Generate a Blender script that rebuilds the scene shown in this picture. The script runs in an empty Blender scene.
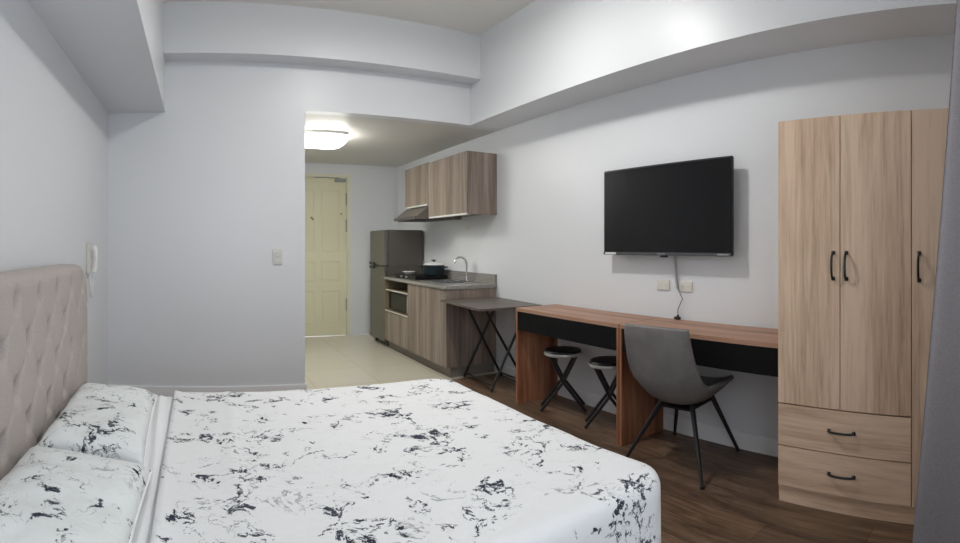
import bpy, bmesh, math, random
from mathutils import Vector, Matrix, noise
from math import sin, cos, pi, radians, sqrt, atan2
random.seed(4)
S = bpy.context.scene
C = bpy.context.collection

# ------------------------------------------------------------------ materials
def mat(name, col=(.8, .8, .8), rough=.5, metal=0., spec=.5):
    m = bpy.data.materials.new(name); m.use_nodes = True
    b = m.node_tree.nodes['Principled BSDF']
    b.inputs['Base Color'].default_value = (*col, 1)
    b.inputs['Roughness'].default_value = rough
    b.inputs['Metallic'].default_value = metal
    b.inputs['Specular IOR Level'].default_value = spec
    return m

class N:
    """tiny helper to wire nodes"""
    def __init__(s, m):
        s.m = m; s.t = m.node_tree; s.b = s.t.nodes['Principled BSDF']
    def n(s, kind, **kw):
        x = s.t.nodes.new(kind)
        for k, v in kw.items():
            if k in x.inputs.keys(): x.inputs[k].default_value = v
            else: setattr(x, k, v)
        return x
    def l(s, a, b): s.t.links.new(a, b)
    def coords(s, scale=(1, 1, 1), rot=(0, 0, 0), loc=(0, 0, 0)):
        tc = s.n('ShaderNodeTexCoord'); mp = s.n('ShaderNodeMapping')
        mp.inputs['Scale'].default_value = scale; mp.inputs['Rotation'].default_value = rot
        mp.inputs['Location'].default_value = loc
        s.l(tc.outputs['Object'], mp.inputs['Vector']); return mp.outputs['Vector']
    def noise(s, vec, scale, detail=3, rough=.5, dist=0.):
        x = s.n('ShaderNodeTexNoise'); x.inputs['Scale'].default_value = scale
        x.inputs['Detail'].default_value = detail; x.inputs['Roughness'].default_value = rough
        x.inputs['Distortion'].default_value = dist
        s.l(vec, x.inputs['Vector']); return x.outputs['Fac']
    def ramp(s, fac, stops):
        r = s.n('ShaderNodeValToRGB'); e = r.color_ramp.elements
        while len(e) < len(stops): e.new(.5)
        for i, (p, c) in enumerate(stops):
            e[i].position = p; e[i].color = (*c, 1) if len(c) == 3 else c
        s.l(fac, r.inputs['Fac']); return r.outputs['Color']
    def mix(s, fac, a, b, mode='MIX'):
        x = s.n('ShaderNodeMix', data_type='RGBA', blend_type=mode)
        for v, i in ((fac, 0), (a, 6), (b, 7)):
            if hasattr(v, 'links') or hasattr(v, 'is_linked'): s.l(v, x.inputs[i])
            elif i == 0: x.inputs[0].default_value = v
            else: x.inputs[i].default_value = (*v, 1)
        return x.outputs[2]
    def math(s, op, a, b=0., clamp=False):
        x = s.n('ShaderNodeMath', operation=op); x.use_clamp = clamp
        for v, i in ((a, 0), (b, 1)):
            if hasattr(v, 'links') or hasattr(v, 'is_linked'): s.l(v, x.inputs[i])
            else: x.inputs[i].default_value = v
        return x.outputs[0]
    def bump(s, h, strength=.2, dist=.01):
        x = s.n('ShaderNodeBump'); x.inputs['Strength'].default_value = strength
        x.inputs['Distance'].default_value = dist
        s.l(h, x.inputs['Height']); s.l(x.outputs['Normal'], s.b.inputs['Normal'])
    def col(s, c): s.l(c, s.b.inputs['Base Color'])

def paint(name, col, rough=.42):
    m = mat(name, col, rough, spec=.4); k = N(m)
    v = k.coords(); n1 = k.noise(v, 1.1, 3); n2 = k.noise(v, 60, 2)
    k.col(k.mix(n1, tuple(c * .975 for c in col), tuple(min(1, c * 1.02) for c in col)))
    k.bump(k.math('ADD', k.math('MULTIPLY', n1, 3.), n2), .12, .004)
    return m

def wood(name, stops, grain='z', fine=1., band=1., rough=.45, bands=7.):
    """straight board grain: streaks run along the grain axis"""
    m = mat(name, stops[0][1], rough, spec=.35); k = N(m)
    st = {'x': (.06, 1, 1), 'y': (1, .06, 1), 'z': (1, 1, .06)}[grain]
    v = k.coords(st)
    wide = k.noise(v, bands, 3, .55, .6)
    thin = k.noise(v, 70, 4, .65, .2)
    st2 = tuple(a * 1. if a < 1 else 1. for a in st)
    v2 = k.coords(st2, loc=(3.1, 7.7, 1.3)); cath = k.noise(v2, 22, 5, .6, 1.2)
    f = k.math('ADD', k.math('MULTIPLY', wide, .62 * band), k.math('ADD', k.math('MULTIPLY', thin, .2 * fine), k.math('MULTIPLY', cath, .38)))
    f = k.math('SUBTRACT', f, .10)
    k.col(k.ramp(f, stops)); k.bump(thin, .12, .002)
    return m

M = {}
M['wall'] = paint('wall_paint', (.72, .735, .757), .36)
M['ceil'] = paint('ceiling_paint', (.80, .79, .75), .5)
M['trim'] = paint('baseboard_paint', (.84, .84, .845), .35)
M['wardrobe'] = wood('pale_oak', [(.36, (.33, .205, .135)), (.45, (.52, .355, .245)), (.53, (.65, .465, .33)), (.63, (.76, .57, .42))], 'z', bands=6.5, fine=1.5)
M['wardrobe_h'] = wood('pale_oak_across', [(.36, (.33, .205, .135)), (.45, (.52, .355, .245)), (.53, (.65, .465, .33)), (.63, (.76, .57, .42))], 'y', bands=6.5, fine=1.5)
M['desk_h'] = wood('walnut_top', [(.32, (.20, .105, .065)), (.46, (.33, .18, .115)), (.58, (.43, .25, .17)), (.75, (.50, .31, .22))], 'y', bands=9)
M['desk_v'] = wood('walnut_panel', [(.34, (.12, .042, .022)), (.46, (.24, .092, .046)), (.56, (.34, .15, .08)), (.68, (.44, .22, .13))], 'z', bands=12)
M['kit'] = wood('ash_laminate', [(.34, (.18, .14, .115)), (.44, (.25, .20, .165)), (.54, (.32, .265, .22)), (.68, (.44, .38, .325))], 'z', fine=.3, bands=9, rough=.4)
M['edge_wood'] = mat('pale_edging', (.55, .37, .22), .5)
M['dark'] = mat('black_metal', (.012, .012, .013), .35)
M['black'] = mat('black_laminate', (.005, .005, .006), .55, spec=.15)
M['screen'] = mat('tv_screen', (.006, .0062, .007), .22, spec=.3)
M['bezel'] = mat('tv_bezel', (.012, .012, .013), .3)
M['bez2'] = mat('tv_lower_bezel', (.10, .10, .11), .3, .4)
M['white'] = mat('white_plastic', (.75, .75, .73), .35)
M['cream'] = mat('cream_plastic', (.68, .665, .615), .35)
M['grayp'] = mat('gray_plastic', (.34, .34, .33), .5)
M['steel'] = mat('brushed_steel', (.50, .50, .49), .28, 1.)
M['chrome'] = mat('chrome', (.60, .60, .60), .12, 1.)
M['door'] = mat('door_paint', (.70, .68, .49), .4)
M['doorframe'] = mat('door_frame_paint', (.74, .73, .58), .4)
M['brass'] = mat('dull_brass', (.35, .27, .15), .35, 1.)
M['fridge_front'] = mat('fridge_door_steel', (.19, .185, .165), .35, .75)
M['fridge_side'] = mat('fridge_side_grey', (.095, .085, .075), .4, .1)
M['pot'] = mat('blue_enamel', (.010, .022, .028), .3)
M['rubber'] = mat('rubber', (.02, .02, .02), .7)
M['seatpad'] = mat('black_vinyl', (.018, .017, .018), .42)
M['rim'] = mat('silver_rim', (.62, .62, .61), .35, .6)
M['inner'] = mat('niche_inner', (.20, .155, .10), .5)
M['slate'] = mat('taupe_table_top', (.11, .09, .077), .4)
M['button'] = mat('button_fabric', (.36, .31, .29), .9)
M['sheetwhite'] = mat('white_cotton', (.84, .845, .855), .85, spec=.15)
M['rugm'] = mat('rug_pile', (.34, .33, .34), .95, spec=.1)
M['base'] = mat('bed_base_fabric', (.36, .31, .29), .9, spec=.1)
M['plinth'] = mat('plinth_grey', (.20, .175, .15), .5)

# fabric grey chair
m = mat('grey_suede', (.13, .122, .118), .8, spec=.2); k = N(m); v = k.coords()
k.col(k.ramp(k.noise(v, 9, 4, .6), [(.3, (.175, .165, .158)), (.7, (.235, .222, .214))])); k.bump(k.noise(v, 300, 2), .2, .002); M['suede'] = m
# headboard linen
m = mat('beige_linen', (.40, .35, .33), .92, spec=.12); k = N(m); v = k.coords()
k.col(k.ramp(k.noise(v, 160, 3, .7), [(.3, (.41, .365, .345)), (.7, (.51, .46, .435))])); k.bump(k.noise(v, 420, 2), .3, .002); M['linen'] = m
# curtain
m = mat('grey_curtain', (.30, .29, .30), .9, spec=.1); k = N(m); v = k.coords()
k.col(k.ramp(k.noise(v, 220, 3, .7), [(.3, (.13, .116, .118)), (.7, (.18, .163, .163))])); k.bump(k.noise(v, 500, 2), .25, .002); M['curtain'] = m
# granite
m = mat('grey_granite', (.25, .24, .22), .25, spec=.5); k = N(m); v = k.coords()
k.col(k.ramp(k.noise(v, 90, 6, .75), [(.3, (.12, .115, .11)), (.5, (.27, .26, .24)), (.7, (.40, .385, .36))])); M['granite'] = m
# beige kitchen tiles
m = mat('beige_tile', (.6, .56, .44), .22, spec=.5); k = N(m); v = k.coords()
br = k.n('ShaderNodeTexBrick'); br.offset = 0; br.inputs['Scale'].default_value = 1
br.inputs['Brick Width'].default_value = .6; br.inputs['Row Height'].default_value = .6
br.inputs['Mortar Size'].default_value = .003
br.inputs['Color1'].default_value = (.58, .555, .46, 1); br.inputs['Color2'].default_value = (.60, .57, .475, 1)
br.inputs['Mortar'].default_value = (.42, .39, .30, 1); k.l(v, br.inputs['Vector'])
k.col(k.mix(k.math('MULTIPLY', k.noise(v, 3, 4), .35), br.outputs['Color'], (.50, .47, .37))); M['tile'] = m
# dark planks running along the room's length
m = mat('dark_planks', (.10, .06, .04), .4, spec=.35); k = N(m)
v = k.coords(rot=(0, 0, pi / 2)); br = k.n('ShaderNodeTexBrick'); br.offset = .37
br.inputs['Scale'].default_value = 1; br.inputs['Brick Width'].default_value = 1.2; br.inputs['Row Height'].default_value = .15
br.inputs['Mortar Size'].default_value = .0015; br.inputs['Bias'].default_value = 0
br.inputs['Color1'].default_value = (.70, .70, .70, 1); br.inputs['Color2'].default_value = (1.15, 1.1, 1.05, 1); br.inputs['Mortar'].default_value = (.30, .30, .30, 1)
k.l(v, br.inputs['Vector'])
g = k.noise(k.coords((1, .12, 1)), 14, 5, .65, 1.2); g2 = k.noise(k.coords((1, .05, 1)), 80, 3, .6)
c = k.ramp(k.math('ADD', k.math('MULTIPLY', g, .75), k.math('MULTIPLY', g2, .25)), [(.34, (.058, .034, .022)), (.5, (.135, .084, .055)), (.66, (.235, .155, .105))])
k.col(k.mix(1., c, br.outputs['Color'], 'MULTIPLY')); k.bump(br.outputs['Fac'], -.2, .002); M['planks'] = m

def marble_cloth(name, off, base=(.78, .785, .79)):
    """white cotton printed with broken blue-black marble veins"""
    m = mat(name, base, .85, spec=.12); k = N(m)
    v = k.coords(loc=off)
    wv = k.n('ShaderNodeTexNoise'); wv.inputs['Scale'].default_value = 5.; wv.inputs['Detail'].default_value = 4
    k.l(v, wv.inputs['Vector'])
    warp = k.n('ShaderNodeVectorMath', operation='MULTIPLY_ADD'); k.l(wv.outputs['Color'], warp.inputs[0])
    warp.inputs[1].default_value = (.22, .22, .22); k.l(v, warp.inputs[2]); w = warp.outputs[0]
    a = k.noise(w, 4.6, 6, .66)
    ridge = k.math('ABSOLUTE', k.math('SUBTRACT', a, .5))
    clump = k.noise(v, 6.8, 2, .5)
    width = k.math('MULTIPLY', k.math('SUBTRACT', clump, .435, True), .19)
    d1 = k.math('MULTIPLY', k.math('SUBTRACT', width, ridge), 90., True)
    spec = k.noise(w, 34, 5, .68)
    brk = k.math('MULTIPLY', k.math('SUBTRACT', spec, .45), 16., True)
    d1 = k.math('MULTIPLY', d1, brk)
    # thin pale grey veins beside the dark ones
    b = k.noise(w, 5.2, 4, .6, .3)
    r2 = k.math('ABSOLUTE', k.math('SUBTRACT', b, .47))
    w2 = k.math('MULTIPLY', k.math('SUBTRACT', k.noise(v, 4.6, 1), .45, True), .055)
    d2 = k.math('MULTIPLY', k.math('SUBTRACT', w2, r2), 160., True)
    d2 = k.math('MULTIPLY', k.math('MULTIPLY', d2, k.math('MULTIPLY', k.math('SUBTRACT', spec, .43), 9., True)), .6)
    c = k.mix(d2, base, (.16, .16, .18))
    tone = k.ramp(k.noise(v, 11, 2), [(.4, (.018, .024, .042)), (.6, (.07, .075, .095))])
    c = k.mix(d1, c, tone)
    k.col(c)
    k.bump(k.math('ADD', k.noise(k.coords(), 5, 3, .55, .4), k.math('MULTIPLY', k.noise(k.coords(), 24, 3), .12)), .35, .05)
    return m
M['marble'] = marble_cloth('marble_print', (0.3, .1, 0))
M['marble_p'] = marble_cloth('marble_print_pillow', (2.7, 5.2, 1.1), (.755, .78, .775))

def emis(name, col, s):
    m = mat(name, (.9, .9, .9)); b = m.node_tree.nodes['Principled BSDF']
    b.inputs['Emission Color'].default_value = (*col, 1); b.inputs['Emission Strength'].default_value = s; return m

# glass: clear pane with a little gloss
gm = bpy.data.materials.new('window_glass'); gm.use_nodes = True; t = gm.node_tree; t.nodes.clear()
o_ = t.nodes.new('ShaderNodeOutputMaterial'); mx = t.nodes.new('ShaderNodeMixShader'); mx.inputs[0].default_value = .06
tr = t.nodes.new('ShaderNodeBsdfTransparent'); gl = t.nodes.new('ShaderNodeBsdfGlossy'); gl.inputs['Roughness'].default_value = .02
t.links.new(tr.outputs[0], mx.inputs[1]); t.links.new(gl.outputs[0], mx.inputs[2]); t.links.new(mx.outputs[0], o_.inputs[0])
M['glass'] = gm

# ------------------------------------------------------------------ mesh helpers
def box(bm, x0, x1, y0, y1, z0, z1, bev=0., seg=2):
    r = bmesh.ops.create_cube(bm, size=1)
    vs = r['verts']
    for v in vs:
        v.co = Vector(((x0 + x1) / 2 + v.co.x * (x1 - x0), (y0 + y1) / 2 + v.co.y * (y1 - y0), (z0 + z1) / 2 + v.co.z * (z1 - z0)))
    if bev > 0:
        es = list({e for v in vs for e in v.link_edges})
        bmesh.ops.bevel(bm, geom=es, offset=bev, segments=seg, affect='EDGES', clamp_overlap=True)
    return bm

def tube(bm, pts, r, n=10, caps=True, closed=False):
    """sweep a circle along points; r may be a list"""
    P = [Vector(p) for p in pts]; L = len(P)
    R = r if isinstance(r, (list, tuple)) else [r] * L
    rings = []; up = None
    for i, p in enumerate(P):
        if closed: d = (P[(i + 1) % L] - P[i - 1]).normalized()
        else: d = (P[min(i + 1, L - 1)] - P[max(i - 1, 0)]).normalized()
        if up is None:
            up = Vector((0, 0, 1)) if abs(d.z) < .9 else Vector((1, 0, 0))
        a = d.cross(up).normalized(); b = a.cross(d).normalized(); up = b
        rings.append([bm.verts.new(p + (a * cos(2 * pi * k / n) + b * sin(2 * pi * k / n)) * R[i]) for k in range(n)])
    for i in range(L - (0 if closed else 1)):
        A, B = rings[i], rings[(i + 1) % L]
        for k in range(n):
            bm.faces.new((A[k], A[(k + 1) % n], B[(k + 1) % n], B[k]))
    if caps and not closed:
        bm.faces.new(rings[0][::-1]); bm.faces.new(rings[-1])
    return bm

def lathe(bm, prof, c=(0, 0, 0), n=28, sq=None):
    """revolve (radius, z) pairs; sq = superellipse power for a rounded-square outline"""
    rings = []
    for r, z in prof:
        ring = []
        for k in range(n):
            a = 2 * pi * k / n; ca, sa = cos(a), sin(a); f = 1.
            if sq: f = 1 / ((abs(ca) ** sq + abs(sa) ** sq) ** (1 / sq))
            ring.append(bm.verts.new((c[0] + r * f * ca, c[1] + r * f * sa, c[2] + z)))
        rings.append(ring)
    for A, B in zip(rings, rings[1:]):
        for k in range(n):
            bm.faces.new((A[k], A[(k + 1) % n], B[(k + 1) % n], B[k]))
    bm.faces.new(rings[0][::-1]); bm.faces.new(rings[-1])
    return bm

def grid(bm, nu, nv, f):
    V = [[bm.verts.new(f(i / nu, j / nv)) for j in range(nv + 1)] for i in range(nu + 1)]
    for i in range(nu):
        for j in range(nv):
            bm.faces.new((V[i][j], V[i + 1][j], V[i + 1][j + 1], V[i][j + 1]))
    return V

def obj(name, bm, m, parent=None, smooth=False, local=False):
    """one mesh object; coordinates are world ones unless local (then in the parent's frame)"""
    bmesh.ops.recalc_face_normals(bm, faces=bm.faces[:])
    if parent is None:
        xs = [v.co for v in bm.verts]
        c = Vector(((min(v.x for v in xs) + max(v.x for v in xs)) / 2, (min(v.y for v in xs) + max(v.y for v in xs)) / 2, min(v.z for v in xs)))
        if local: c = Vector((0, 0, 0))
    elif local: c = Vector((0, 0, 0))
    else:
        c = Vector(parent.location)
        q = parent.parent
        while q is not None: c += Vector(q.location); q = q.parent
    for v in bm.verts: v.co -= c
    me = bpy.data.meshes.new(name); bm.to_mesh(me); bm.free()
    if smooth:
        for p in me.polygons: p.use_smooth = True
        if smooth != 'all' and hasattr(me, 'set_sharp_from_angle'): me.set_sharp_from_angle(angle=radians(40))
    me.materials.append(m)
    o = bpy.data.objects.new(name, me); C.objects.link(o)
    if parent is None: o.location = c
    else: o.parent = parent
    return o

def thing(name, label, cat, loc=(0, 0, 0), rz=0., group=None):
    o = bpy.data.objects.new(name, None); C.objects.link(o)
    o.location = loc; o.rotation_euler = (0, 0, rz); o.empty_display_size = .1
    o['label'] = label; o['category'] = cat
    if group: o['group'] = group
    return o
def tag(o, label, cat, group=None, kind=None):
    o['label'] = label; o['category'] = cat
    if group: o['group'] = group
    if kind: o['kind'] = kind
    return o
def struct(name, bm, m, label=None, cat=None, **k):
    o = obj(name, bm, m, **k); o['kind'] = 'structure'
    if label: o['label'] = label
    if cat: o['category'] = cat
    return o
def nb(): return bmesh.new()
def bx(*a, **k): return box(nb(), *a, **k)
def dup_tree(src, parent=None):
    c = src.copy(); C.objects.link(c)
    if parent is not None: c.parent = parent
    for ch in list(src.children): dup_tree(ch, c)
    return c

# ------------------------------------------------------------------ room
XL, XR = -.734, 2.74          # side walls
YP, YF, YW = 4.236, 6.93, -.42  # partition face, entrance wall, window wall
ZC, ZK = 3.095, 2.335         # bedroom ceiling, kitchen ceiling
XP = .864                     # partition's free corner
XBR, ZBR = 2.392, 2.337       # right beam
YBB, ZBB = 4.05, 2.707        # back beam
XBL, ZBL = -.27, 2.30         # left beam

struct('floor', bx(XL - .15, XR + .15, YW - .15, YP + .06, -.1, 0), M['planks'], 'dark brown wood plank floor of the bedroom', 'floor')
struct('floor_kitchen', bx(XL - .15, XR + .15, YP + .06, YF + .15, -.1, 0), M['tile'], 'beige tiled floor of the kitchen and entry', 'floor')
struct('ceiling', bx(XL - .15, XR + .15, YW - .15, YP + .1, ZC, ZC + .1), M['ceil'], 'high white ceiling over the bed', 'ceiling')
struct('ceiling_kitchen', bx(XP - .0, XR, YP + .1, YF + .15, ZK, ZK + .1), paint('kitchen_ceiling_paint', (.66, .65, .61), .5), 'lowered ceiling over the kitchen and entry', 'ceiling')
struct('wall_left', bx(XL - .15, XL, YW - .15, YP, 0, ZC), M['wall'], 'plain wall behind the headboard', 'wall')
struct('wall_right', bx(XR, XR + .15, YW - .15, YF + .15, 0, ZC), M['wall'], 'long wall behind the television and desks', 'wall')
struct('wall_partition', bx(XL - .15, XP, YP, YF, 0, ZC), M['wall'], 'projecting wall beyond the bed with the light switch', 'wall')
# header over the kitchen opening
struct('wall_header', bx(XP, XR, YP, YP + .1, ZK, ZC), M['wall'], 'wall strip above the kitchen opening', 'wall')
# beams
struct('trim_1', bx(XBR, XR, YW, YP, ZBR, ZC), M['wall'], 'deep ceiling beam above the television', 'beam')
struct('trim_2', bx(XBL, XBR, YBB, YP, ZBB, ZC), M['wall'], 'shallow ceiling beam over the partition and kitchen opening', 'beam')
struct('trim_3', bx(XL, XBL, YW, YP, ZBL, ZC), M['wall'], 'deep ceiling beam above the headboard', 'beam')

# entrance wall with a door hole
DX0, DX1, DZ = 1.15, 2.045, 2.195
bm = nb(); box(bm, XP - .1, DX0, YF, YF + .15, 0, ZK); box(bm, DX1, XR + .15, YF, YF + .15, 0, ZK); box(bm, DX0, DX1, YF, YF + .15, DZ, ZK)
struct('wall_back', bm, M['wall'], 'far wall of the entry around the front door', 'wall')

# front door
d = bpy.data.objects.new('door_1', None); C.objects.link(d); d.location = ((DX0 + DX1) / 2, YF, 0); d['kind'] = 'structure'
d['label'] = 'pale yellow panelled entrance door with a closer'; d['category'] = 'door'
bm = nb(); w = .045
box(bm, DX0, DX0 + w, YF - .012, YF + .1, 0, DZ, .004); box(bm, DX1 - w, DX1, YF - .012, YF + .1, 0, DZ, .004); box(bm, DX0 + w, DX1 - w, YF - .012, YF + .1, DZ - w, DZ, .004)
obj('door_frame', bm, M['doorframe'], d)
lx0, lx1 = DX0 + w + .003, DX1 - w - .003
bm = bx(lx0, lx1, YF + .02, YF + .06, .005, DZ - w - .004, .002)
cx = (lx0 + lx1) / 2
for (z0, z1) in ((.18, .62), (.75, 1.02), (1.15, 1.98)):
    for (a, b_) in ((lx0 + .10, cx - .05), (cx + .05, lx1 - .10)):
        for (q0, q1, q2, q3) in ((a, b_, z0, z0 + .012), (a, b_, z1 - .012, z1), (a, a + .012, z0, z1), (b_ - .012, b_, z0, z1)):
            box(bm, q0, q1, YF + .013, YF + .024, q2, q3, .003, 1)
obj('door_leaf', bm, M['door'], d)
bm = bx(lx0, lx1, YF + .018, YF + .02, .0, .004)
for i, z in enumerate((1.86, 1.50, .42)):
    obj('hinge', bx(DX1 - w - .018, DX1 - w + .012, YF + .002, YF + .02, z - .085, z + .085, .003), M['grayp'], d)
bm = bx(lx1 - .17, lx1 - .02, YF - .03, YF + .02, DZ - .105, DZ - .06, .006)
cl = obj('door_closer', bm, M['grayp'], d)
bm = nb(); tube(bm, [(lx1 - .10, YF - .02, DZ - .055), (lx1 - .30, YF - .035, DZ - .05), (lx1 - .46, YF + .005, DZ - .048)], .007, 8)
obj('closer_arm', bm, M['grayp'], cl)
bm = nb(); tube(bm, [(lx1 - .08, YF - .004, 1.66), (lx1 - .08, YF + .022, 1.66)], .011, 12); obj('peephole', bm, M['brass'], d)
bm = nb(); tube(bm, [(1.495, YF + .005, 1.61), (1.53, YF + .005, 1.575)], .011, 8); obj('door_latch', bm, M['brass'], d)
bm = nb(); tube(bm, [(lx0 + .06, YF + .02, 1.02), (lx0 + .06, YF - .03, 1.02), (lx0 + .17, YF - .035, 1.02)], .010, 8); obj('door_handle', bm, M['steel'], d)

# window wall behind the camera with a wide window
WX0, WX1, WZ0, WZ1 = -.45, 1.75, .75, 2.28
bm = nb(); box(bm, XL, WX0, YW - .15, YW, 0, ZC); box(bm, WX1, XR, YW - .15, YW, 0, ZC); box(bm, WX0, WX1, YW - .15, YW, 0, WZ0); box(bm, WX0, WX1, YW - .15, YW, WZ1, ZC)
struct('wall_window', bm, M['wall'], 'wall holding the window', 'wall')
wn = bpy.data.objects.new('window_1', None); C.objects.link(wn); wn.location = ((WX0 + WX1) / 2, YW, WZ0); wn['kind'] = 'structure'
bm = nb(); f = .05
box(bm, WX0, WX0 + f, YW - .1, YW - .04, WZ0, WZ1); box(bm, WX1 - f, WX1, YW - .1, YW - .04, WZ0, WZ1)
box(bm, WX0, WX1, YW - .1, YW - .04, WZ0, WZ0 + f); box(bm, WX0, WX1, YW - .1, YW - .04, WZ1 - f, WZ1)
box(bm, .62, .68, YW - .1, YW - .04, WZ0, WZ1)
obj('window_frame', bm, M['white'], wn)
obj('window_pane', bx(WX0 + f, WX1 - f, YW - .074, YW - .068, WZ0 + f, WZ1 - f), M['glass'], wn)

# baseboards
def bb(name, *a):
    struct(name, bx(*a, bev=.004), M['trim'], cat='baseboard')
bb('baseboard_right', XR - .015, XR, .2, 4.3, 0, .10)
bm = nb(); box(bm, XL, XP + .015, YP - .015, YP, 0, .10, .004); box(bm, XP, XP + .015, YP, YF, 0, .10, .004)
struct('baseboard_partition', bm, M['trim'], cat='baseboard')
bb('baseboard_left', XL, XL + .015, YW, YP - .015, 0, .10)

# ------------------------------------------------------------------ lamps
def lamp(name, label, x, y, zc, strength, deep=1.):
    t = thing(name, label, 'ceiling light', (x, y, zc), group=None)
    b = lathe(nb(), [(.215, 0), (.225, -.004), (.225, -.03), (.215, -.034)], (x, y, zc - .0005), 48, 5)
    obj('base', b, M['white'], t, smooth=True)
    b = lathe(nb(), [(.212, -.034), (.222, -.042), (.218, -.062 * deep), (.20, -.078 * deep), (.15, -.088 * deep), (.05, -.092 * deep), (.004, -.092 * deep)], (x, y, zc), 48, 5)
    obj('diffuser', b, emis('lamp_diffuser', (1, .985, .93), strength), t, smooth='all')
    return t
lamp('ceiling_light', 'bright rounded square lamp on the lowered kitchen ceiling by the entry', 1.23, 5.14, ZK, 22, 1.25)
lamp('ceiling_light', 'rounded square lamp on the high bedroom ceiling', 1.28, 2.55, ZC, 17)
def light(name, loc, kind, energy, col, **k):
    L = bpy.data.lights.new(name, kind); L.energy = energy; L.color = col
    for a, v in k.items(): setattr(L, a, v)
    o = bpy.data.objects.new(name, L); C.objects.link(o); o.location = loc; return o
light('bedroom_lamp_light', (1.28, 2.55, ZC - .125), 'AREA', 19, (1, .985, .96), shape='DISK', size=.22)
light('kitchen_lamp_light', (1.23, 5.14, ZK - .135), 'AREA', 4, (1, .97, .88), shape='DISK', size=.16)
# sky portal in the window
pl = light('window_portal', ((WX0 + WX1) / 2, YW - .12, (WZ0 + WZ1) / 2), 'AREA', 1, (1, 1, 1), shape='RECTANGLE', size=WX1 - WX0, size_y=WZ1 - WZ0)
pl.rotation_euler = (radians(90), 0, 0); pl.data.cycles.is_portal = True

# ------------------------------------------------------------------ wardrobe
wx, wy0, wy1, wz = 2.258, .176, 1.160, 1.828
YD = (.509, .842)
T = thing('wardrobe', 'tall pale oak wardrobe with three doors and two drawers at the right wall', 'wardrobe', ((wx + XR) / 2, (wy0 + wy1) / 2, 0))
bm = nb()
box(bm, wx + .018, XR - .02, wy1 - .018, wy1, 0, wz, .001); box(bm, wx + .018, XR - .02, wy0, wy0 + .018, 0, wz, .001)
box(bm, wx + .018, XR - .02, wy0 + .018, wy1 - .018, wz - .018, wz, .001); box(bm, wx + .022, XR - .02, wy0 + .018, wy1 - .018, .075, .093)
box(bm, XR - .026, XR - .02, wy0 + .018, wy1 - .018, .075, wz - .018); box(bm, wx + .022, XR - .026, YD[0] - .009, YD[0] + .009, .093, wz - .018)
box(bm, wx + .022, XR - .026, YD[0] + .009, wy1 - .018, .465, .483)
obj('body', bm, M['wardrobe'], T)
obj('plinth', bx(wx + .012, wx + .03, wy0, wy1, 0, .078, .001), M['wardrobe_h'], T)
def handle(bm, x, p, q):
    """bowed pull handle between p and q (y,z) standing off a face at x"""
    pts = []
    for i in range(9):
        s = i / 8; out = .012 + .016 * sin(pi * s) ** .5
        pts.append((x - (out if 0 < i < 8 else .0), p[0] + (q[0] - p[0]) * s, p[1] + (q[1] - p[1]) * s))
    pts.insert(1, (x - .014, p[0], p[1])); pts.insert(-1, (x - .014, q[0], q[1]))
    tube(bm, pts, .0058, 8)
    for c in (p, q): box(bm, x - .006, x - .0005, c[0] - .009, c[0] + .009, c[1] - .009, c[1] + .009, .003, 1)
    return bm
for (a, b_, z0, hy) in ((YD[1], wy1, .479, YD[1] + .032), (YD[0], YD[1], .479, YD[1] - .032), (wy0, YD[0], .082, YD[0] - .035)):
    dd = obj('door', bx(wx, wx + .018, a + .0018, b_ - .0018, z0, wz - .004, .0012), M['wardrobe'], T)
    obj('handle', handle(nb(), wx, (hy, 1.078), (hy, 1.196)), M['dark'], dd, smooth=True)
for z0, z1 in ((.277, .472), (.082, .272)):
    dd = obj('drawer', bx(wx, wx + .018, YD[0] + .0018, wy1 - .0018, z0, z1, .0012), M['wardrobe_h'], T)
    zc = (z0 + z1) / 2 + .005
    obj('handle', handle(nb(), wx, (.895, zc), (.775, zc)), M['dark'], dd, smooth=True)

# ------------------------------------------------------------------ desks
def desk(label, y0, y1, x0):
    t = thing('desk', label, 'desk', ((x0 + XR) / 2, (y0 + y1) / 2, 0), group=None)
    x1 = XR - .018
    obj('desk_top', bx(x0, x1, y0, y1, .721, .747, .0015), M['desk_h'], t)
    for a in (y0, y1 - .02):
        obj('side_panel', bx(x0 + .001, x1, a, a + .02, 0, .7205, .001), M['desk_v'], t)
    dr = obj('drawer', bx(x0 + .004, x0 + .42 - .06, y0 + .0205, y1 - .0205, .578, .7195, .002), M['black'], t)
    return t
desk('walnut desk under the television, next to the wardrobe, with a grey chair', 1.172, 2.272, 2.32)
desk('walnut desk next to the small folding table, with two stools under it', 2.276, 3.388, 2.318)

# ------------------------------------------------------------------ television
T = thing('television', 'black flat screen television hanging on the wall above the desk', 'television', (2.68, 2.144, 1.166))
y0, y1, z0, z1, xf = 1.662, 2.745, 1.164, 1.762, 2.64
bm = bx(xf + .002, xf + .030, y0, y1, z0, z1, .006); box(bm, xf + .030, xf + .052, y0 + .2, y1 - .2, z0 + .10, z1 - .16, .008)
obj('casing', bm, M['bezel'], T)
obj('screen', bx(xf - .0005, xf + .0035, y0 + .012, y1 - .012, z0 + .022, z1 - .012, .001), M['screen'], T)
obj('lower_bezel', bx(xf - .003, xf + .004, y0 + .003, y1 - .003, z0 + .001, z0 + .02, .002), M['bez2'], T)
obj('sticker', bx(xf - .004, xf - .003, y1 - .13, y1 - .025, z0 + .004, z0 + .017), M['white'], T)
obj('energy_badge', bx(xf - .004, xf - .003, y0 + .02, y0 + .10, z0 + .006, z0 + .014), M['grayp'], T)
bm = bx(xf - .002, xf + .03, 2.165, 2.215, z0 - .012, z0 + .001, .004); obj('sensor', bm, M['bezel'], T)
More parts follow.
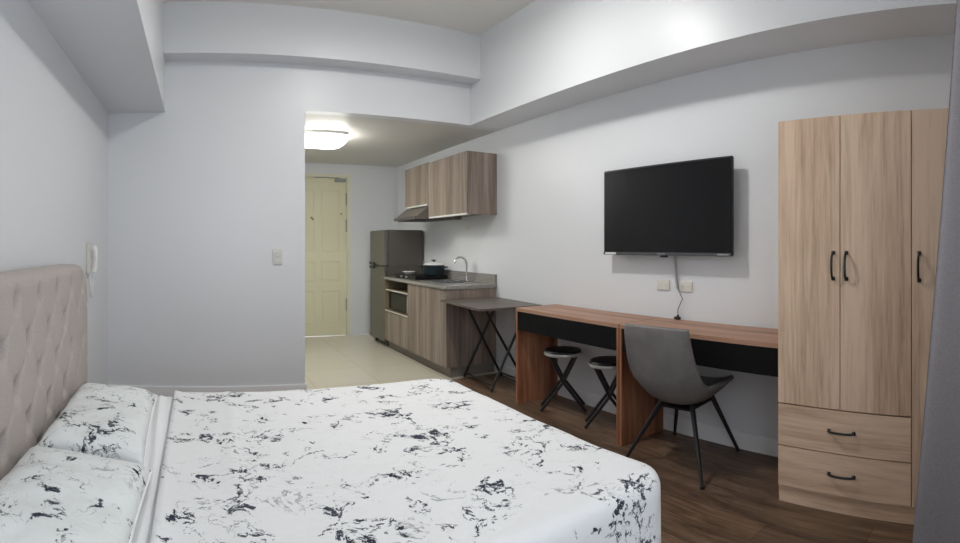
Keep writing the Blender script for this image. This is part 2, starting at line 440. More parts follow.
# raised maker's mark as small letter strokes
bm = nb()
for i in range(7):
    yy = 2.235 - i * .0095; box(bm, xf - .0042, xf - .003, yy - .0065, yy - .0045, z0 + .006, z0 + .015)
    box(bm, xf - .0042, xf - .003, yy - .006, yy, z0 + (.006, .0135, .010)[i % 3], z0 + (.0075, .015, .0115)[i % 3])
obj('maker_mark', bm, M['rim'], T)
bm = nb(); box(bm, 2.694, 2.704, 1.99, 2.40, 1.30, 1.56, .002); box(bm, 2.704, XR - .001, 2.12, 2.30, 1.32, 1.54, .004)
obj('wall_bracket', bm, M['dark'], T)
# cable hanging to the desk
bm = nb(); tube(bm, [(2.708, 2.135, 1.28), (2.708, 2.138, 1.15), (2.714, 2.138, 1.08), (2.72, 2.138, 1.0), (2.722, 2.130, .945)], .0085, 10)
T = thing('cable', 'grey cable hanging from the television to the desk top', 'cable', (2.72, 2.13, .747))
obj('sleeve', bm, M['grayp'], T, smooth=True)
bm = nb(); tube(bm, [(2.722, 2.13, .946), (2.722, 2.108, .91), (2.722, 2.092, .885), (2.72, 2.108, .85), (2.717, 2.126, .81), (2.716, 2.124, .772)], .0042, 8)
obj('cord', bm, M['grayp'], T, smooth=True)
bm = bx(2.694, 2.722, 2.10, 2.145, .7478, .766, .005); tube(bm, [(2.716, 2.124, .764), (2.716, 2.124, .776)], .008, 8)
obj('plug', bm, M['rubber'], T, smooth=True)

def plate(name, label, cat, y, z, w, h, n, group=None):
    t = thing(name, label, cat, (XR, y, z - h / 2), group=group)
    obj('face_plate', bx(XR - .010, XR - .0005, y - w / 2, y + w / 2, z - h / 2, z + h / 2, .003), M['cream'], t)
    for i in range(n):
        yy = y - w / 2 + w * (i + .5) / n
        obj('socket', bx(XR - .0125, XR - .010, yy - .014, yy + .014, z - .014, z + .014, .001), M['cream'], t)
        bm = nb()
        for s in (-.005, .005): box(bm, XR - .0130, XR - .0124, yy + s - .001, yy + s + .001, z - .005, z + .005)
        obj('slot', bm, M['grayp'], t.children[-1])
    return t
plate('power_outlet', 'cream wall outlet on the kitchen side of the hanging cable', 'outlet', 2.262, .965, .112, .068, 2)
plate('power_outlet', 'cream wall outlet on the wardrobe side of the hanging cable', 'outlet', 2.075, .963, .112, .068, 2)
plate('power_outlet', 'small outlet on the wall under the near kitchen cabinet', 'outlet', 4.93, 1.42, .08, .06, 1)

# ------------------------------------------------------------------ light switch on the partition
T = thing('light_switch', 'cream two-gang light switch on the partition wall', 'light switch', (.637, YP, 1.075))
obj('face_plate', bx(.637 - .04, .637 + .04, YP - .010, YP - .0005, 1.075, 1.20, .003), M['cream'], T)
for z in (1.108, 1.152): obj('rocker', bx(.637 - .022, .637 + .022, YP - .014, YP - .010, z - .012, z + .016, .002), M['white'], T)

# ------------------------------------------------------------------ intercom handset on left wall
T = thing('intercom_handset', 'white intercom handset hanging on the wall past the headboard', 'intercom', (XL, 3.43, 1.04))
obj('base', bx(XL + .0005, XL + .028, 3.385, 3.475, 1.045, 1.25, .006), M['cream'], T, smooth=True)
bm = nb(); tube(bm, [(XL + .045, 3.43, 1.055), (XL + .052, 3.43, 1.09), (XL + .058, 3.43, 1.14), (XL + .055, 3.43, 1.19), (XL + .045, 3.43, 1.225)], [.018, .02, .013, .02, .018], 12)
box(bm, XL + .028, XL + .045, 3.415, 3.445, 1.05, 1.085, .004); box(bm, XL + .028, XL + .045, 3.415, 3.445, 1.195, 1.23, .004)
obj('handset', bm, M['white'], T, smooth=True)
bm = nb(); pts = []
for i in range(121):
    s = i / 120; a = pi * 2 * s
    y = 3.43 - .04 * cos(a / 1.0 * .5) * 1. ; z = 1.045 - .155 * sin(pi * s) ** .6
    pts.append((XL + .030 + .004 * cos(i * 1.3), y, z + .003 * sin(i * 1.3)))
tube(bm, pts, .0045, 6); obj('coiled_cord', bm, M['white'], T, smooth=True)

# ------------------------------------------------------------------ fridge
fx0, fx1, fy0, fy1, fz = 2.205, 2.715, 6.005, 6.56, 1.42
T = thing('refrigerator', 'dark grey two-door refrigerator at the end of the kitchen counter', 'refrigerator', ((fx0 + fx1) / 2, (fy0 + fy1) / 2, 0))
obj('cabinet', bx(fx0 + .045, fx1, fy0, fy1, .04, fz, .008), M['fridge_side'], T, smooth=True)
for nm, z0, z1 in (('fridge_door', .06, .975), ('freezer_door', .985, fz - .002)):
    dd = obj(nm, bx(fx0, fx0 + .042, fy0 + .002, fy1 - .002, z0, z1, .008), M['fridge_front'], T, smooth=True)
    zz = .955 if z0 < .5 else 1.0
    obj('handle', bx(fx0 - .018, fx0 - .0005, fy1 - .20, fy1 - .02, zz - .018, zz + .018, .006), M['dark'], dd)
for a in (fx0 + .08, fx1 - .05):
    for b_ in (fy0 + .05, fy1 - .05): obj('foot', tube(nb(), [(a, b_, .0), (a, b_, .045)], .02, 10), M['dark'], T)
# ------------------------------------------------------------------ base units, worktop
cxf, cy0, cy1, cz = 2.195, 4.335, 5.985, .854
cym = 5.24
T = thing('sink_cabinet', 'taupe wood kitchen base cabinet under the sink', 'cabinet', ((cxf + XR) / 2, (cy0 + cym) / 2, 0))
bm = nb(); x1 = XR - .003
box(bm, cxf + .018, x1, cy0, cy0 + .018, .10, cz - .032); box(bm, cxf + .018, x1, cym - .018, cym - .001, .10, cz - .032)
box(bm, cxf + .018, x1, cy0 + .018, cym - .018, .10, .118); box(bm, x1 - .006, x1, cy0 + .018, cym - .018, .118, cz - .032)
obj('body', bm, M['kit'], T)
obj('plinth', bx(cxf + .06, x1, cy0 + .03, cym - .001, 0, .0995), M['plinth'], T)
ym = (cy0 + cym) / 2
for a, b_ in ((cy0, ym), (ym, cym)):
    obj('door', bx(cxf, cxf + .0175, a + .0012, b_ - .0016, .10, cz - .036, .001), M['kit'], T)
T = thing('oven_cabinet', 'taupe kitchen base cabinet with open shelves beside the refrigerator', 'cabinet', ((cxf + XR) / 2, (cym + cy1) / 2, 0))
bm = nb()
box(bm, cxf, x1, cym + .001, cym + .019, .10, cz - .032); box(bm, cxf, x1, cy1 - .018, cy1, .10, cz - .032)
box(bm, x1 - .006, x1, cym + .019, cy1 - .018, .118, cz - .032); box(bm, cxf + .019, x1, cym + .019, cy1 - .018, .10, .118)
obj('body', bm, M['inner'], T)
for z0_, z1_, xx_ in ((.692, .708, cxf + .012), (.44, .465, cxf + .003)):
    sf = obj('shelf', bx(xx_, x1 - .007, cym + .0195, cy1 - .0185, z0_, z1_), M['inner'], T)
    obj('edge_band', bx(xx_ - .002, xx_ - .0002, cym + .0195, cy1 - .0185, z1_ - .014, z1_), M['cream'], sf)
obj('door', bx(cxf, cxf + .0175, cym + .0195, cy1 - .0185, .102, .436, .001), M['kit'], T)
obj('plinth', bx(cxf + .06, x1, cym + .001, cy1, 0, .0995), M['plinth'], T)
# microwave sized dark oven inside the niche
T = thing('toaster_oven', 'small dark oven on the lower open shelf of the base cabinet', 'oven', (2.5, 5.62, .466))
obj('body', bx(2.25, 2.60, 5.275, 5.94, .475, .675, .008), M['dark'], T)
obj('oven_door', bx(2.236, 2.2495, 5.40, 5.935, .482, .668, .003), M['screen'], T)
obj('control_panel', bx(2.238, 2.2495, 5.28, 5.395, .482, .668, .003), M['grayp'], T)
for a in (5.31, 5.90):
    for b_ in (2.30, 2.56): obj('foot', tube(nb(), [(b_, a, .4655), (b_, a, .476)], .012, 10), M['rubber'], T)

sx0, sx1, sy0, sy1 = 2.315, 2.60, 4.62, 5.14
bm = nb()
wx0, wx1_, wy0_, wy1_ = cxf - .015, x1, cy0 - .012, cy1
zb_, zt_ = cz - .031, cz
box(bm, wx0, sx0, wy0_, wy1_, zb_, zt_, .002); box(bm, sx1, wx1_, wy0_, wy1_, zb_, zt_); box(bm, sx0, sx1, wy0_, sy0, zb_, zt_); box(bm, sx0, sx1, sy1, wy1_, zb_, zt_)
W = thing('kitchen_worktop', 'grey granite worktop with splashback along the kitchen wall', 'worktop', ((wx0 + wx1_) / 2, (wy0_ + wy1_) / 2, zb_))
obj('slab', bm, M['granite'], W)
obj('splashback', bx(x1 - .02, x1, wy0_, wy1_, cz + .0005, cz + .095, .002), M['granite'], W)
# sink
T = thing('kitchen_sink', 'stainless steel kitchen sink set in the granite worktop', 'sink', (2.45, 4.88, cz - .16))
bm = nb(); e = .004
zi = cz - .15
# rim ring
for a in ((sx0 - .02, sx1 + .02, sy0 - .02, sy0 + e), (sx0 - .02, sx1 + .02, sy1 - e, sy1 + .02), (sx0 - .02, sx0 + e, sy0 + e, sy1 - e), (sx1 - e, sx1 + .02, sy0 + e, sy1 - e)):
    box(bm, *a, cz + .0006, cz + .004)
obj('rim', bm, M['steel'], T)
bm = nb()
box(bm, sx0 + .001, sx0 + e, sy0 + .001, sy1 - .001, zi, cz + .0005); box(bm, sx1 - e, sx1 - .001, sy0 + .001, sy1 - .001, zi, cz + .0005)
box(bm, sx0 + e, sx1 - e, sy0 + .001, sy0 + e, zi, cz + .0005); box(bm, sx0 + e, sx1 - e, sy1 - e, sy1 - .001, zi, cz + .0005); box(bm, sx0 + .001, sx1 - .001, sy0 + .001, sy1 - .001, zi - .004, zi)
obj('basin', bm, M['steel'], T)
bm = lathe(nb(), [(.03, 0), (.034, .002), (.03, .004), (.012, .003)], (2.46, 4.88, zi), 20); obj('drain', bm, M['chrome'], T, smooth=True)
# faucet
T = thing('kitchen_faucet', 'tall curved chrome faucet behind the sink', 'faucet', (2.655, 4.775, cz))
bm = lathe(nb(), [(.026, 0.0005), (.026, .008), (.018, .014), (.015, .05), (.012, .06)], (2.655, 4.775, cz), 20)
obj('base', bm, M['chrome'], T, smooth=True)
pts = [(2.655, 4.775, cz + .05), (2.655, 4.775, cz + .17)]
for i in range(1, 11):
    a = pi * i / 10 * .93; pts.append((2.655 - .072 * (1 - cos(a)), 4.775, cz + .18 + .075 * sin(a)))
bm = nb(); tube(bm, pts, .0105, 12); obj('spout', bm, M['chrome'], T, smooth=True)
bm = nb(); tube(bm, [(2.64, 4.775, cz + .035), (2.60, 4.775, cz + .045), (2.575, 4.775, cz + .04)], [.009, .007, .008], 10); obj('lever', bm, M['chrome'], T, smooth=True)
# stove
T = thing('gas_stove', 'flat black cooking stove on the worktop under the range hood', 'stove', (2.46, 5.52, cz))
bm = bx(2.27, 2.665, 5.22, 5.84, cz + .008, cz + .04, .006)
obj('body', bm, M['screen'], T)
for a in (2.30, 2.63):
    for b_ in (5.25, 5.81):
        bm = nb(); tube(bm, [(a, b_, cz + .0005), (a, b_, cz + .0095)], .012, 10); obj('foot', bm, M['rubber'], T)
for b_ in (5.385, 5.67):
    bm = lathe(nb(), [(.075, 0), (.078, .002), (.074, .004), (.03, .004)], (2.50, b_, cz + .0402), 28); obj('burner', bm, M['dark'], T, smooth=True)
for b_ in (5.45, 5.60):
    bm = nb(); tube(bm, [(2.2695, b_, cz + .024), (2.252, b_, cz + .024)], .011, 12); obj('knob', bm, M['grayp'], T)
# pot
px_, py_ = 2.56, 5.37; pz = cz + .0446
T = thing('cooking_pot', 'dark blue enamel pot with a pale lid on the stove', 'pot', (px_, py_, pz))
bm = lathe(nb(), [(.10, 0), (.115, .006), (.12, .03), (.123, .105), (.127, .11), (.122, .112)], (px_, py_, pz), 36); obj('body', bm, M['pot'], T, smooth=True)
bm = lathe(nb(), [(.121, .1125), (.119, .120), (.09, .134), (.05, .142), (.01, .145)], (px_, py_, pz), 36); ld = obj('lid', bm, M['white'], T, smooth=True)
bm = lathe(nb(), [(.012, .1452), (.010, .156), (.03, .160), (.03, .170), (.01, .173)], (px_, py_, pz), 20); obj('knob', bm, M['dark'], ld, smooth=True)
for s in (-1, 1):
    bm = nb(); ux, uy = .62, -.78
    b0 = Vector((px_, py_, pz + .09)) + Vector((ux, uy, 0)) * .122 * s; n_ = Vector((-uy, ux, 0)) * .03; o1 = Vector((ux, uy, .004)) * .035 * s
    tube(bm, [b0 + n_, b0 + n_ * .9 + o1, b0 - n_ * .9 + o1, b0 - n_], .009, 8); obj('handle', bm, M['dark'], T, smooth=True)
# bowl
bm = lathe(nb(), [(.032, 0), (.04, .002), (.068, .026), (.075, .036), (.071, .036), (.06, .022), (.02, .006)], (2.36, 5.62, cz + .0405), 28)
tag(obj('bowl', bm, M['white'], smooth=True), 'small white bowl on the front of the stove', 'bowl')

# ------------------------------------------------------------------ wall cabinets
ux = 2.407
def wall_cab(name, label, y0, y1, z0, z1, nd):
    t = thing(name, label, 'cabinet', ((ux + XR) / 2, (y0 + y1) / 2, z0))
    bm = nb(); a = ux + .018
    box(bm, a, x1, y0, y0 + .018, z0, z1); box(bm, a, x1, y1 - .018, y1 - .001, z0, z1)
    box(bm, a, x1, y0 + .018, y1 - .018, z1 - .018, z1); box(bm, a, x1, y0 + .018, y1 - .018, z0 + .012, z0 + .03); box(bm, x1 - .006, x1, y0 + .018, y1 - .018, z0 + .03, z1 - .018)
    obj('body', bm, M['kit'], t)
    for i in range(nd):
        p, q = y0 + (y1 - y0) * i / nd, y0 + (y1 - y0) * (i + 1) / nd
        obj('door', bx(ux, a - .0005, p + .0012, q - .0014, z0 + .012, z1, .001), M['kit'], t)
    obj('bottom_edge', bx(ux - .002, a + .03, y0 + .019, y1 - .019, z0 - .004, z0 + .0115, .001), M['white'], t)
    return t
wc = wall_cab('wall_cabinet', 'taller taupe wall cabinet nearer the television', 4.326, 5.19, 1.525, 2.118, 2)
wall_cab('wall_cabinet', 'shorter taupe wall cabinet above the range hood', 5.192, 5.845, 1.668, 2.128, 2)
T = thing('range_hood', 'slim slanted grey range hood above the stove', 'range hood', (2.5, 5.52, 1.51))
bm = nb(); prof = [(2.27, 1.515), (2.27, 1.540), (2.42, 1.655), (2.735, 1.655), (2.735, 1.515)]
A = [bm.verts.new((x, 5.20, z)) for x, z in prof]; B = [bm.verts.new((x, 5.835, z)) for x, z in prof]
bm.faces.new(A); bm.faces.new(B[::-1])
for i in range(5): bm.faces.new((A[i], B[i], B[(i + 1) % 5], A[(i + 1) % 5]))
obj('body', bm, mat('hood_paint', (.17, .15, .13), .4, .3), T)
obj('front_rail', bx(2.258, 2.2695, 5.20, 5.835, 1.512, 1.548, .003), mat('hood_rail', (.11, .10, .10), .35, .4), T)
bm = nb()
for i in range(3): box(bm, 2.30, 2.66, 5.24 + i * .2, 5.41 + i * .2, 1.509, 1.5145)
obj('filter', bm, M['dark'], T)
lt = obj('light_strip', bx(2.50, 2.58, 4.74, 5.15, 1.4955, 1.5365, .005), M['fridge_side'], wc)
obj('lens', bx(2.51, 2.57, 4.76, 5.13, 1.490, 1.495, .001), M['grayp'], lt)

# ------------------------------------------------------------------ folding table
tz = .735
T = thing('folding_table', 'small folding table with taupe top and black crossed legs beside the desk', 'table', (2.395, 3.91, 0))
bm = nb(); n = 6; pts = []; rt = Matrix.Rotation(radians(-3.5), 3, 'Z'); hw, hl, cr = .295, .40, .02
for (sx_, sy_, a0) in ((1, 1, 0), (-1, 1, 90), (-1, -1, 180), (1, -1, 270)):
    for i in range(n + 1):
        a = radians(a0 + 90 * i / n); p = rt @ Vector((sx_ * (hw - cr) + cr * cos(a), sy_ * (hl - cr) + cr * sin(a), 0)); pts.append((2.395 + p.x, 3.91 + p.y))
lo = [bm.verts.new((x, y, tz - .018)) for x, y in pts]; hi = [bm.verts.new((x, y, tz)) for x, y in pts]
bm.faces.new(lo[::-1]); bm.faces.new(hi)
for i in range(len(pts)): bm.faces.new((lo[i], lo[(i + 1) % len(pts)], hi[(i + 1) % len(pts)], hi[i]))
obj('table_top', bm, M['slate'], T)
zt = tz - .027
for A_, B_ in (((2.317, 3.752, .009), (2.66, 3.70, zt)), ((2.24, 3.725, zt), (2.695, 3.775, .009)), ((2.363, 4.30, .009), (2.67, 4.20, zt)), ((2.31, 4.175, zt), (2.695, 4.175, .009))):
    obj('leg', tube(nb(), [A_, B_], .0115, 10), M['dark'], T, smooth=True)
for A_, B_ in (((2.333, 3.752, .05), (2.377, 4.295, .05)), ((2.675, 3.775, .04), (2.675, 4.175, .04))):
    obj('crossbar', tube(nb(), [A_, B_], .007, 8), M['dark'], T, smooth=True)
for A_, B_ in (((2.24, 3.70, zt), (2.31, 4.20, zt)), ((2.66, 3.67, zt), (2.67, 4.23, zt))):
    obj('hinge_bar', tube(nb(), [A_, B_], .008, 8), M['dark'], T, smooth=True)

# ------------------------------------------------------------------ stools
def stool(label, x, y, rz):
    t = thing('folding_stool', label, 'stool', (x, y, 0), rz, group='folding stools under the desk')
    bm = lathe(nb(), [(.135, .412), (.143, .415), (.145, .425), (.143, .434), (.135, .436)], n=40); obj('rim', bm, M['rim'], t, smooth=True, local=True)
    bm = lathe(nb(), [(.134, .4365), (.138, .442), (.132, .450), (.10, .4535), (.01, .4545)], n=40); obj('seat', bm, M['seatpad'], t, smooth=True, local=True)
    for s in (-1, 1):
        w = .085 if s > 0 else .070
        for q in (-1, 1):
            bm = nb(); tube(bm, [(s * .165, q * w, .008), (0, q * w, .22), (-s * .095, q * w, .41)], .0112, 8); obj('leg', bm, M['dark'], t, smooth=True, local=True)
        bm = nb(); tube(bm, [(-s * .095, -w, .405), (-s * .095, w, .405)], .008, 8)
        obj('crossbar', bm, M['dark'], t, smooth=True, local=True)
    bm = nb(); tube(bm, [(0, -.09, .22), (0, .09, .22)], .006, 8); obj('pivot', bm, M['dark'], t, smooth=True, local=True)
    return t
stool('round black folding stool under the desk, nearer the folding table', 2.525, 3.06, radians(-38))
stool('round black folding stool under the desk, partly behind the desk side panel', 2.53, 2.568, radians(-44))

# ------------------------------------------------------------------ chair
T = thing('bucket_chair', 'grey upholstered bucket chair with slim black legs pulled up to the desk', 'chair', (2.445, 1.855, 0), radians(7))
prof = [(-.322, .800, .212, .004), (-.316, .74, .218, .006), (-.300, .66, .224, .012), (-.280, .57, .234, .026), (-.245, .460, .240, .058), (-.165, .372, .244, .092), (-.045, .342, .246, .108), (.07, .350, .243, .098), (.17, .380, .234, .070), (.235, .412, .220, .035)]
def pint(t_):
    f_ = t_ * (len(prof) - 1); i = min(int(f_), len(prof) - 2); s = f_ - i
    P = [prof[max(0, min(len(prof) - 1, j))] for j in (i - 1, i, i + 1, i + 2)]
    return [.5 * ((2 * P[1][c]) + (-P[0][c] + P[2][c]) * s + (2 * P[0][c] - 5 * P[1][c] + 4 * P[2][c] - P[3][c]) * s * s + (-P[0][c] + 3 * P[1][c] - 3 * P[2][c] + P[3][c]) * s ** 3) for c in range(4)]
def shell(u, v):
    s = 2 * u - 1; x, z, w, cu = pint(v); x2, z2, _, _ = pint(min(1, v + .01)); x0_, z0_, _, _ = pint(max(0, v - .01))
    dx, dz = x2 - x0_, z2 - z0_; L = sqrt(dx * dx + dz * dz) or 1
    nx, nz = -dz / L, dx / L      # normal towards the sitter
    if nx < 0 and v < .4: nx, nz = -nx, -nz
    a = abs(s) ** 2.6
    end = 1 - .10 * (abs(2 * v - 1) ** 8) * 0
    return Vector((x + nx * cu * a * 1.15, s * w * (1 - .05 * a) * end, z + abs(nz) * cu * a * 1.15))
bm = nb(); grid(bm, 22, 36, shell)
sh = obj('seat_shell', bm, M['suede'], T, smooth='all', local=True)
md = sh.modifiers.new('s', 'SOLIDIFY'); md.thickness = .028; md.offset = 0; md = sh.modifiers.new('b', 'SUBSURF'); md.levels = 1; md.render_levels = 1
feet = []
for (fx, fy) in ((2.19, 2.09), (2.175, 1.545), (2.69, 2.13), (2.695, 1.655)):
    q = Matrix.Rotation(radians(-7), 3, 'Z') @ Vector((fx - 2.445, fy - 1.855, 0)); feet.append((q.x, q.y))
att = [(-.10, .10), (-.10, -.10), (.10, .11), (.12, -.11)]
for (fx, fy), (ax, ay) in zip(feet, att):
    bm = nb(); tube(bm, [(ax, ay, .338), (ax + (fx - ax) * .5, ay + (fy - ay) * .5, .175), (fx, fy, .012)], [.0155, .0125, .0095], 12)
    lg = obj('leg', bm, M['dark'], T, smooth=True, local=True)
    bm = nb(); tube(bm, [(fx, fy, .0), (fx, fy, .014)], .012, 10); obj('foot_cap', bm, M['rubber'], lg, local=True)
obj('seat_bracket', bx(-.13, .15, -.11, .11, .314, .325, .004), M['dark'], T, local=True)

# ------------------------------------------------------------------ bed
BX0, BX1, BY0, BY1 = -.545, 1.325, 1.120, 2.630
T = thing('bed', 'double bed with a beige button-tufted headboard against the left wall', 'bed', ((BX0 + BX1) / 2, (BY0 + BY1) / 2, 0))
obj('bed_base', bx(BX0 + .005, BX1 - .02, BY0 + .02, BY1 - .02, .05, .235, .015), M['base'], T)
obj('mattress', bx(BX0 + .005, BX1 - .012, BY0 + .012, BY1 - .012, .237, .458, .05, 4), M['sheetwhite'], T, smooth=True)
for a in (BX0 + .1, BX1 - .12):
    for b_ in (BY0 + .35, BY1 - .12): obj('foot', tube(nb(), [(a, b_, 0), (a, b_, .052)], .025, 12), M['dark'], T)
HX, HY0, HY1, HZ = -.578, 1.02, 2.745, 1.136
btn = []
for r_ in range(5):
    zz = 1.045 - .143 * r_
    for k_ in range(9):
        yy = 2.375 + .115 - .25 * k_ - (.125 if r_ % 2 else 0) + .0
        yy -= .115
        if HY0 + .08 < yy < HY1 - .08 or (r_ % 2 == 0 and abs(yy - 2.6) < .05): btn.append((yy, zz))
for r_ in (0, 2, 4): btn.append((2.60, 1.045 - .143 * r_))
def hfront(u, v):
    y = HY0 + (HY1 - HY0) * u; z = .06 + (HZ - .06) * v
    Rr = .17; y_ = y; z_ = z
    # rounded upper corners
    ey = max(0, Rr - (y - HY0), Rr - (HY1 - y)); ez = max(0, z - (HZ - Rr))
    if ey > 0 and ez > 0:
        d_ = sqrt(ey * ey + ez * ez); m_ = max(ey, ez); f_ = m_ / d_
        sy = -1 if y < (HY0 + HY1) / 2 else 1
        cy__ = (HY0 + Rr) if sy < 0 else (HY1 - Rr); y_ = cy__ + sy * ey * f_; z_ = (HZ - Rr) + ez * f_
    de = min(y - HY0, HY1 - y, HZ - z)
    rnd = 0 if de > .05 else -(.05 - sqrt(max(0, .05 ** 2 - (.05 - de) ** 2))) * .8
    dep = 0
    for (by, bz) in btn:
        dd_ = (y_ - by) ** 2 + (z_ - bz) ** 2
        if dd_ < .02: dep += .046 * math.exp(-((y_ - by) ** 2 / .0005 + (z_ - bz) ** 2 / .0012))
        # diamond pleats to the next row
        if abs(y_ - by) < .16 and 0 < bz - z_ < .143 + .01 and abs(z_ - bz) < .15:
            tt = (bz - z_) / .143
            for sg in (-1, 1):
                ex = abs(y_ - (by + sg * .125 * tt)); dep += .0065 * math.exp(-(ex / .010) ** 2) * (1 if tt < 1 else 0)
    return Vector((HX + rnd - dep, y_, z_))
NU, NV = 150, 96
bm = nb(); V = grid(bm, NU, NV, hfront)
loop = [V[i][0] for i in range(NU + 1)] + [V[NU][j] for j in range(1, NV + 1)] + [V[i][NV] for i in range(NU - 1, -1, -1)] + [V[0][j] for j in range(NV - 1, 0, -1)]
bk = [bm.verts.new((XL + .045, v.co.y, v.co.z)) for v in loop]
for i in range(len(loop)):
    j = (i + 1) % len(loop); bm.faces.new((loop[i], loop[j], bk[j], bk[i]))
bm.faces.new(bk[::-1])
hb = obj('headboard', bm, M['linen'], T, smooth=True)
for (by, bz) in btn:
    if bz < .5: continue
    bm = nb(); prof_b = [(.011, 0), (.012, .003), (.009, .007), (.002, .0085)]
    lathe(bm, prof_b, n=12)
    for v_ in bm.verts: v_.co = Vector((HX - .036 + v_.co.z, by + v_.co.x, bz + v_.co.y))
    obj('button', bm, M['button'], hb, smooth=True)

def nz3(x, y, s, o=0.): return noise.noise(Vector((x * s + o, y * s + o * 1.7, o * .3)))
# plain sheet on the mattress
def drape(x0, x1, y0, y1, ztop, R, rho, hang, step, wob, name, m, zmin, head_open=True, crease=None, thick=.008, lab=''):
    """cloth lying on a rounded rectangle and falling over its open edges"""
    su0, su1 = x0, x1 - R + (R - rho) + rho * pi / 2 + hang
    tv0, tv1 = y0 + R - (R - rho) - rho * pi / 2 - hang, y1 - R + (R - rho) + rho * pi / 2 + hang
    nu, nv = int((su1 - su0) / step), int((tv1 - tv0) / step)
    def f(u, v):
        s, t_ = su0 + (su1 - su0) * u, tv0 + (tv1 - tv0) * v
        ix = min(s, x1 - R); iy = min(max(t_, y0 + R), y1 - R)
        ex, ey = s - ix, t_ - iy; d_ = sqrt(ex * ex + ey * ey)
        wx_, wy_ = (ex / d_, ey / d_) if d_ > 1e-9 else (0, 0)
        flat = R - rho
        if d_ <= flat: rad, dz_ = d_, 0.
        elif d_ <= flat + rho * pi / 2:
            a = (d_ - flat) / rho; rad, dz_ = flat + rho * sin(a), rho * (1 - cos(a))
        else:
            h = d_ - flat - rho * pi / 2; ang = s * 9 + t_ * 7
            rad, dz_ = R + wob * h * (1 + sin(ang) * .6) , rho + h
        x, y = ix + wx_ * rad, iy + wy_ * rad
        z = max(ztop - dz_, zmin + .0005 * dz_)
        if dz_ < .02:
            z += .0055 * nz3(s, t_, 3.1, 2.) + .0025 * nz3(s, t_, 9., 5.)
            if crease: z += crease(s, t_)
        return Vector((x, y, z))
    bm = nb(); grid(bm, nu, nv, f)
    o = obj(name, bm, m, smooth='all')
    sd = o.modifiers.new('s', 'SOLIDIFY'); sd.thickness = thick; sd.offset = -1
    return o
sheet = nb()
def shf(u, v):
    x = BX0 + .02 + (-.1195 - BX0 - .02) * u; y = BY0 + .03 + (BY1 - BY0 - .06) * v
    c = .006 * math.exp(-((x + .165 + .02 * sin(y * 3)) / .012) ** 2) - .003 * math.exp(-((x + .19 + .02 * sin(y * 3)) / .01) ** 2)
    return Vector((x, y, .484 + c + .002 * noise.noise(Vector((x * 12, y * 4, 1)))))
VS = grid(sheet, 90, 60, shf)
lp = [VS[i][0] for i in range(91)] + [VS[90][j] for j in range(1, 61)] + [VS[i][60] for i in range(89, -1, -1)] + [VS[0][j] for j in range(59, 0, -1)]
bk = [sheet.verts.new((v.co.x, v.co.y, .461)) for v in lp]
for i in range(len(lp)): sheet.faces.new((lp[i], lp[(i + 1) % len(lp)], bk[(i + 1) % len(lp)], bk[i]))
sheet.faces.new(bk[::-1])
tag(obj('bed_sheet', sheet, M['sheetwhite'], smooth=True), 'plain white sheet strip on the bed between pillows and printed cover', 'bed sheet')
def cre(s, t_):
    c = 0.
    for (a, b_, k_, w_, h_) in ((.13, .02, 1, .018, .007), (.52, .03, 1.5, .03, .003), (.93, -.02, 1, .02, .003)):
        xx = a + b_ * sin(t_ * k_ * 3); c += h_ * math.exp(-((s - xx) / w_) ** 2)
    c += .012 * math.exp(-((s + .125) / .03) ** 2)
    return c
cv = drape(-.118, 1.362, 1.070, 2.672, .4960, .13, .045, .36, .02, .008, 'bed_cover', M['marble'], .06, crease=cre)
tag(cv, 'white bed cover printed with blue-black marble veins, spread over the bed', 'bed cover')

def pillow(name, label, cx, cy, lx, ly, th, zb, rz, tilt, seed):
    """stuffed pillow: two sheets meeting at a piped seam"""
    t = thing(name, label, 'pillow', (cx, cy, zb), rz, group=None)
    bm = nb(); n1, n2 = 34, 44
    def sh_(sg):
        def f(u, v):
            a, b_ = 2 * u - 1, 2 * v - 1
            # pulled-in sides between pointed corners
            px_ = a * (1 - .05 * (1 - b_ * b_)) * lx / 2; py_ = b_ * (1 - .045 * (1 - a * a)) * ly / 2
            h = ((1 - a ** 4) ** .45) * ((1 - b_ ** 4) ** .45)
            z = th * (.62 if sg > 0 else .38) * h * sg
            e_ = max(0, h) ** .5
            if sg > 0: z += e_ * (.010 * nz3(px_, py_, 6, seed) + .007 * nz3(px_, py_, 15, seed + 3))
            else: z = max(z, -th * .30)
            return Vector((px_, py_, z + th * .30 + tilt * (-a) * .5 * lx + .006))
        return f
    A = grid(bm, n1, n2, sh_(1)); B = grid(bm, n1, n2, sh_(-1))
    bmesh.ops.remove_doubles(bm, verts=bm.verts[:], dist=.0006)
    t.location.z += .0005 - min(v_.co.z for v_ in bm.verts)
    obj('cushion', bm, M['marble_p'], t, smooth='all', local=True)
    bm = nb(); pts = []
    for i in range(160):
        s = i / 160 * 4; q = int(s); r_ = 2 * (s - q) - 1
        a, b_ = ((r_, -1), (1, r_), (-r_, 1), (-1, -r_))[q]
        pts.append((a * (1 - .05 * (1 - b_ * b_)) * lx / 2, b_ * (1 - .045 * (1 - a * a)) * ly / 2, th * .30 + tilt * (-a) * .5 * lx + .006))
    tube(bm, pts, .004, 6, closed=True); obj('piping', bm, M['sheetwhite'], t, smooth='all', local=True)
    return t
pillow('pillow', 'marble printed pillow lying behind the other one, nearer the intercom wall corner', -.368, 2.085, .365, .80, .105, .492, radians(1.5), .08, 3.)
pillow('pillow', 'marble printed pillow in front of the other one, at the lower edge of the photo', -.352, 1.255, .395, .80, .11, .492, radians(-1), .09, 8.)

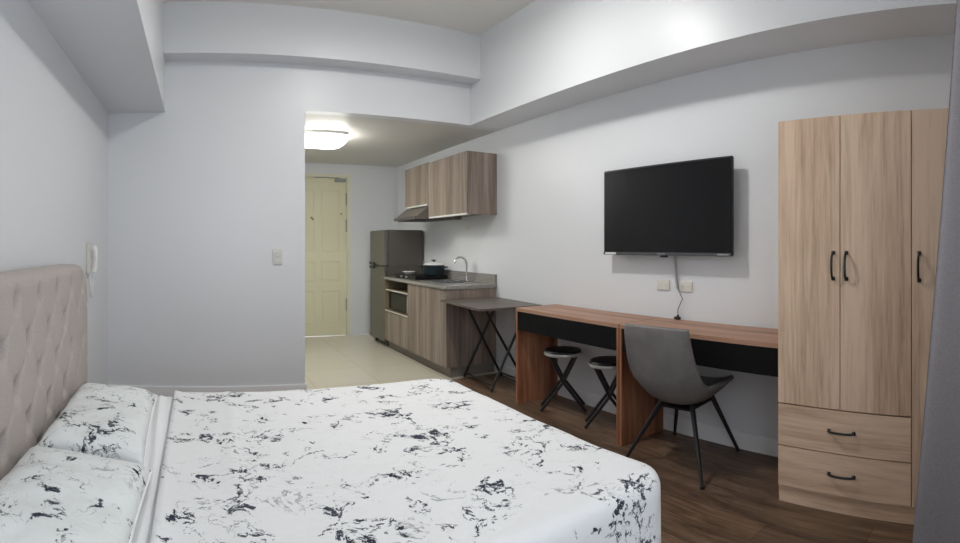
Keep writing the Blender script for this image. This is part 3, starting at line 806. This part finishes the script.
# ------------------------------------------------------------------ rug on the near side of the bed
bm = bx(-.45, 1.655, .35, 1.33, .0005, .012, .003)
tag(obj('rug', bm, M['rugm']), 'light grey rug on the floor at the near side of the bed', 'rug')

# ------------------------------------------------------------------ curtain at the window corner
def cur(u, v):
    z = .02 + 2.26 * v; fl = (1 - v)
    x0_ = 1.50 - .02 * fl; x = x0_ + (2.19 - x0_) * u
    amp = .045 + .025 * fl
    y = .172 + .172 * fl ** 1.15 - .42 * u * .55 + amp * sin(u * 2 * pi * 4.6 + 1.45 + .25 * sin(v * 3)) * (1 - .25 * u) - amp * .7
    return Vector((x + .02 * cos(u * 2 * pi * 4.6), y, z))
bm = nb(); grid(bm, 110, 40, cur)
T = thing('curtain', 'grey floor length curtain gathered in the window corner beside the wardrobe', 'curtain', (1.85, .05, .02))
c_ = obj('panel', bm, M['curtain'], T, smooth='all'); sd = c_.modifiers.new('s', 'SOLIDIFY'); sd.thickness = .003
bm = nb(); tube(bm, [(1.40, .05, 2.30), (2.25, -.12, 2.30)], .012, 12)
obj('rail', bm, M['dark'], T, smooth=True)

# ------------------------------------------------------------------ world, camera
w = bpy.data.worlds.new('sky'); S.world = w; w.use_nodes = True
bg = w.node_tree.nodes['Background']; bg.inputs['Color'].default_value = (.86, .92, 1.0, 1); bg.inputs['Strength'].default_value = 3.6

cd = bpy.data.cameras.new('camera'); cam = bpy.data.objects.new('camera', cd); C.objects.link(cam)
F, CY, U0 = 528.3, 245.4, 198.7
cd.type = 'PANO'; cd.panorama_type = 'CENTRAL_CYLINDRICAL'
cd.central_cylindrical_radius = 1.
cd.central_cylindrical_range_u_min = -480 / F; cd.central_cylindrical_range_u_max = 480 / F
cd.central_cylindrical_range_v_min = -(543 - CY) / F; cd.central_cylindrical_range_v_max = CY / F
cam.location = (0, 0, 1.23); cam.rotation_euler = (radians(90), 0, -(480 - U0) / F)
S.camera = cam
S.view_settings.view_transform = 'Standard'; S.view_settings.look = 'None'; S.view_settings.gamma = 1; S.view_settings.exposure = 0.15
S.view_settings.use_curve_mapping = False
S.cycles.use_denoising = True
S.cycles.max_bounces = 10; S.cycles.diffuse_bounces = 6
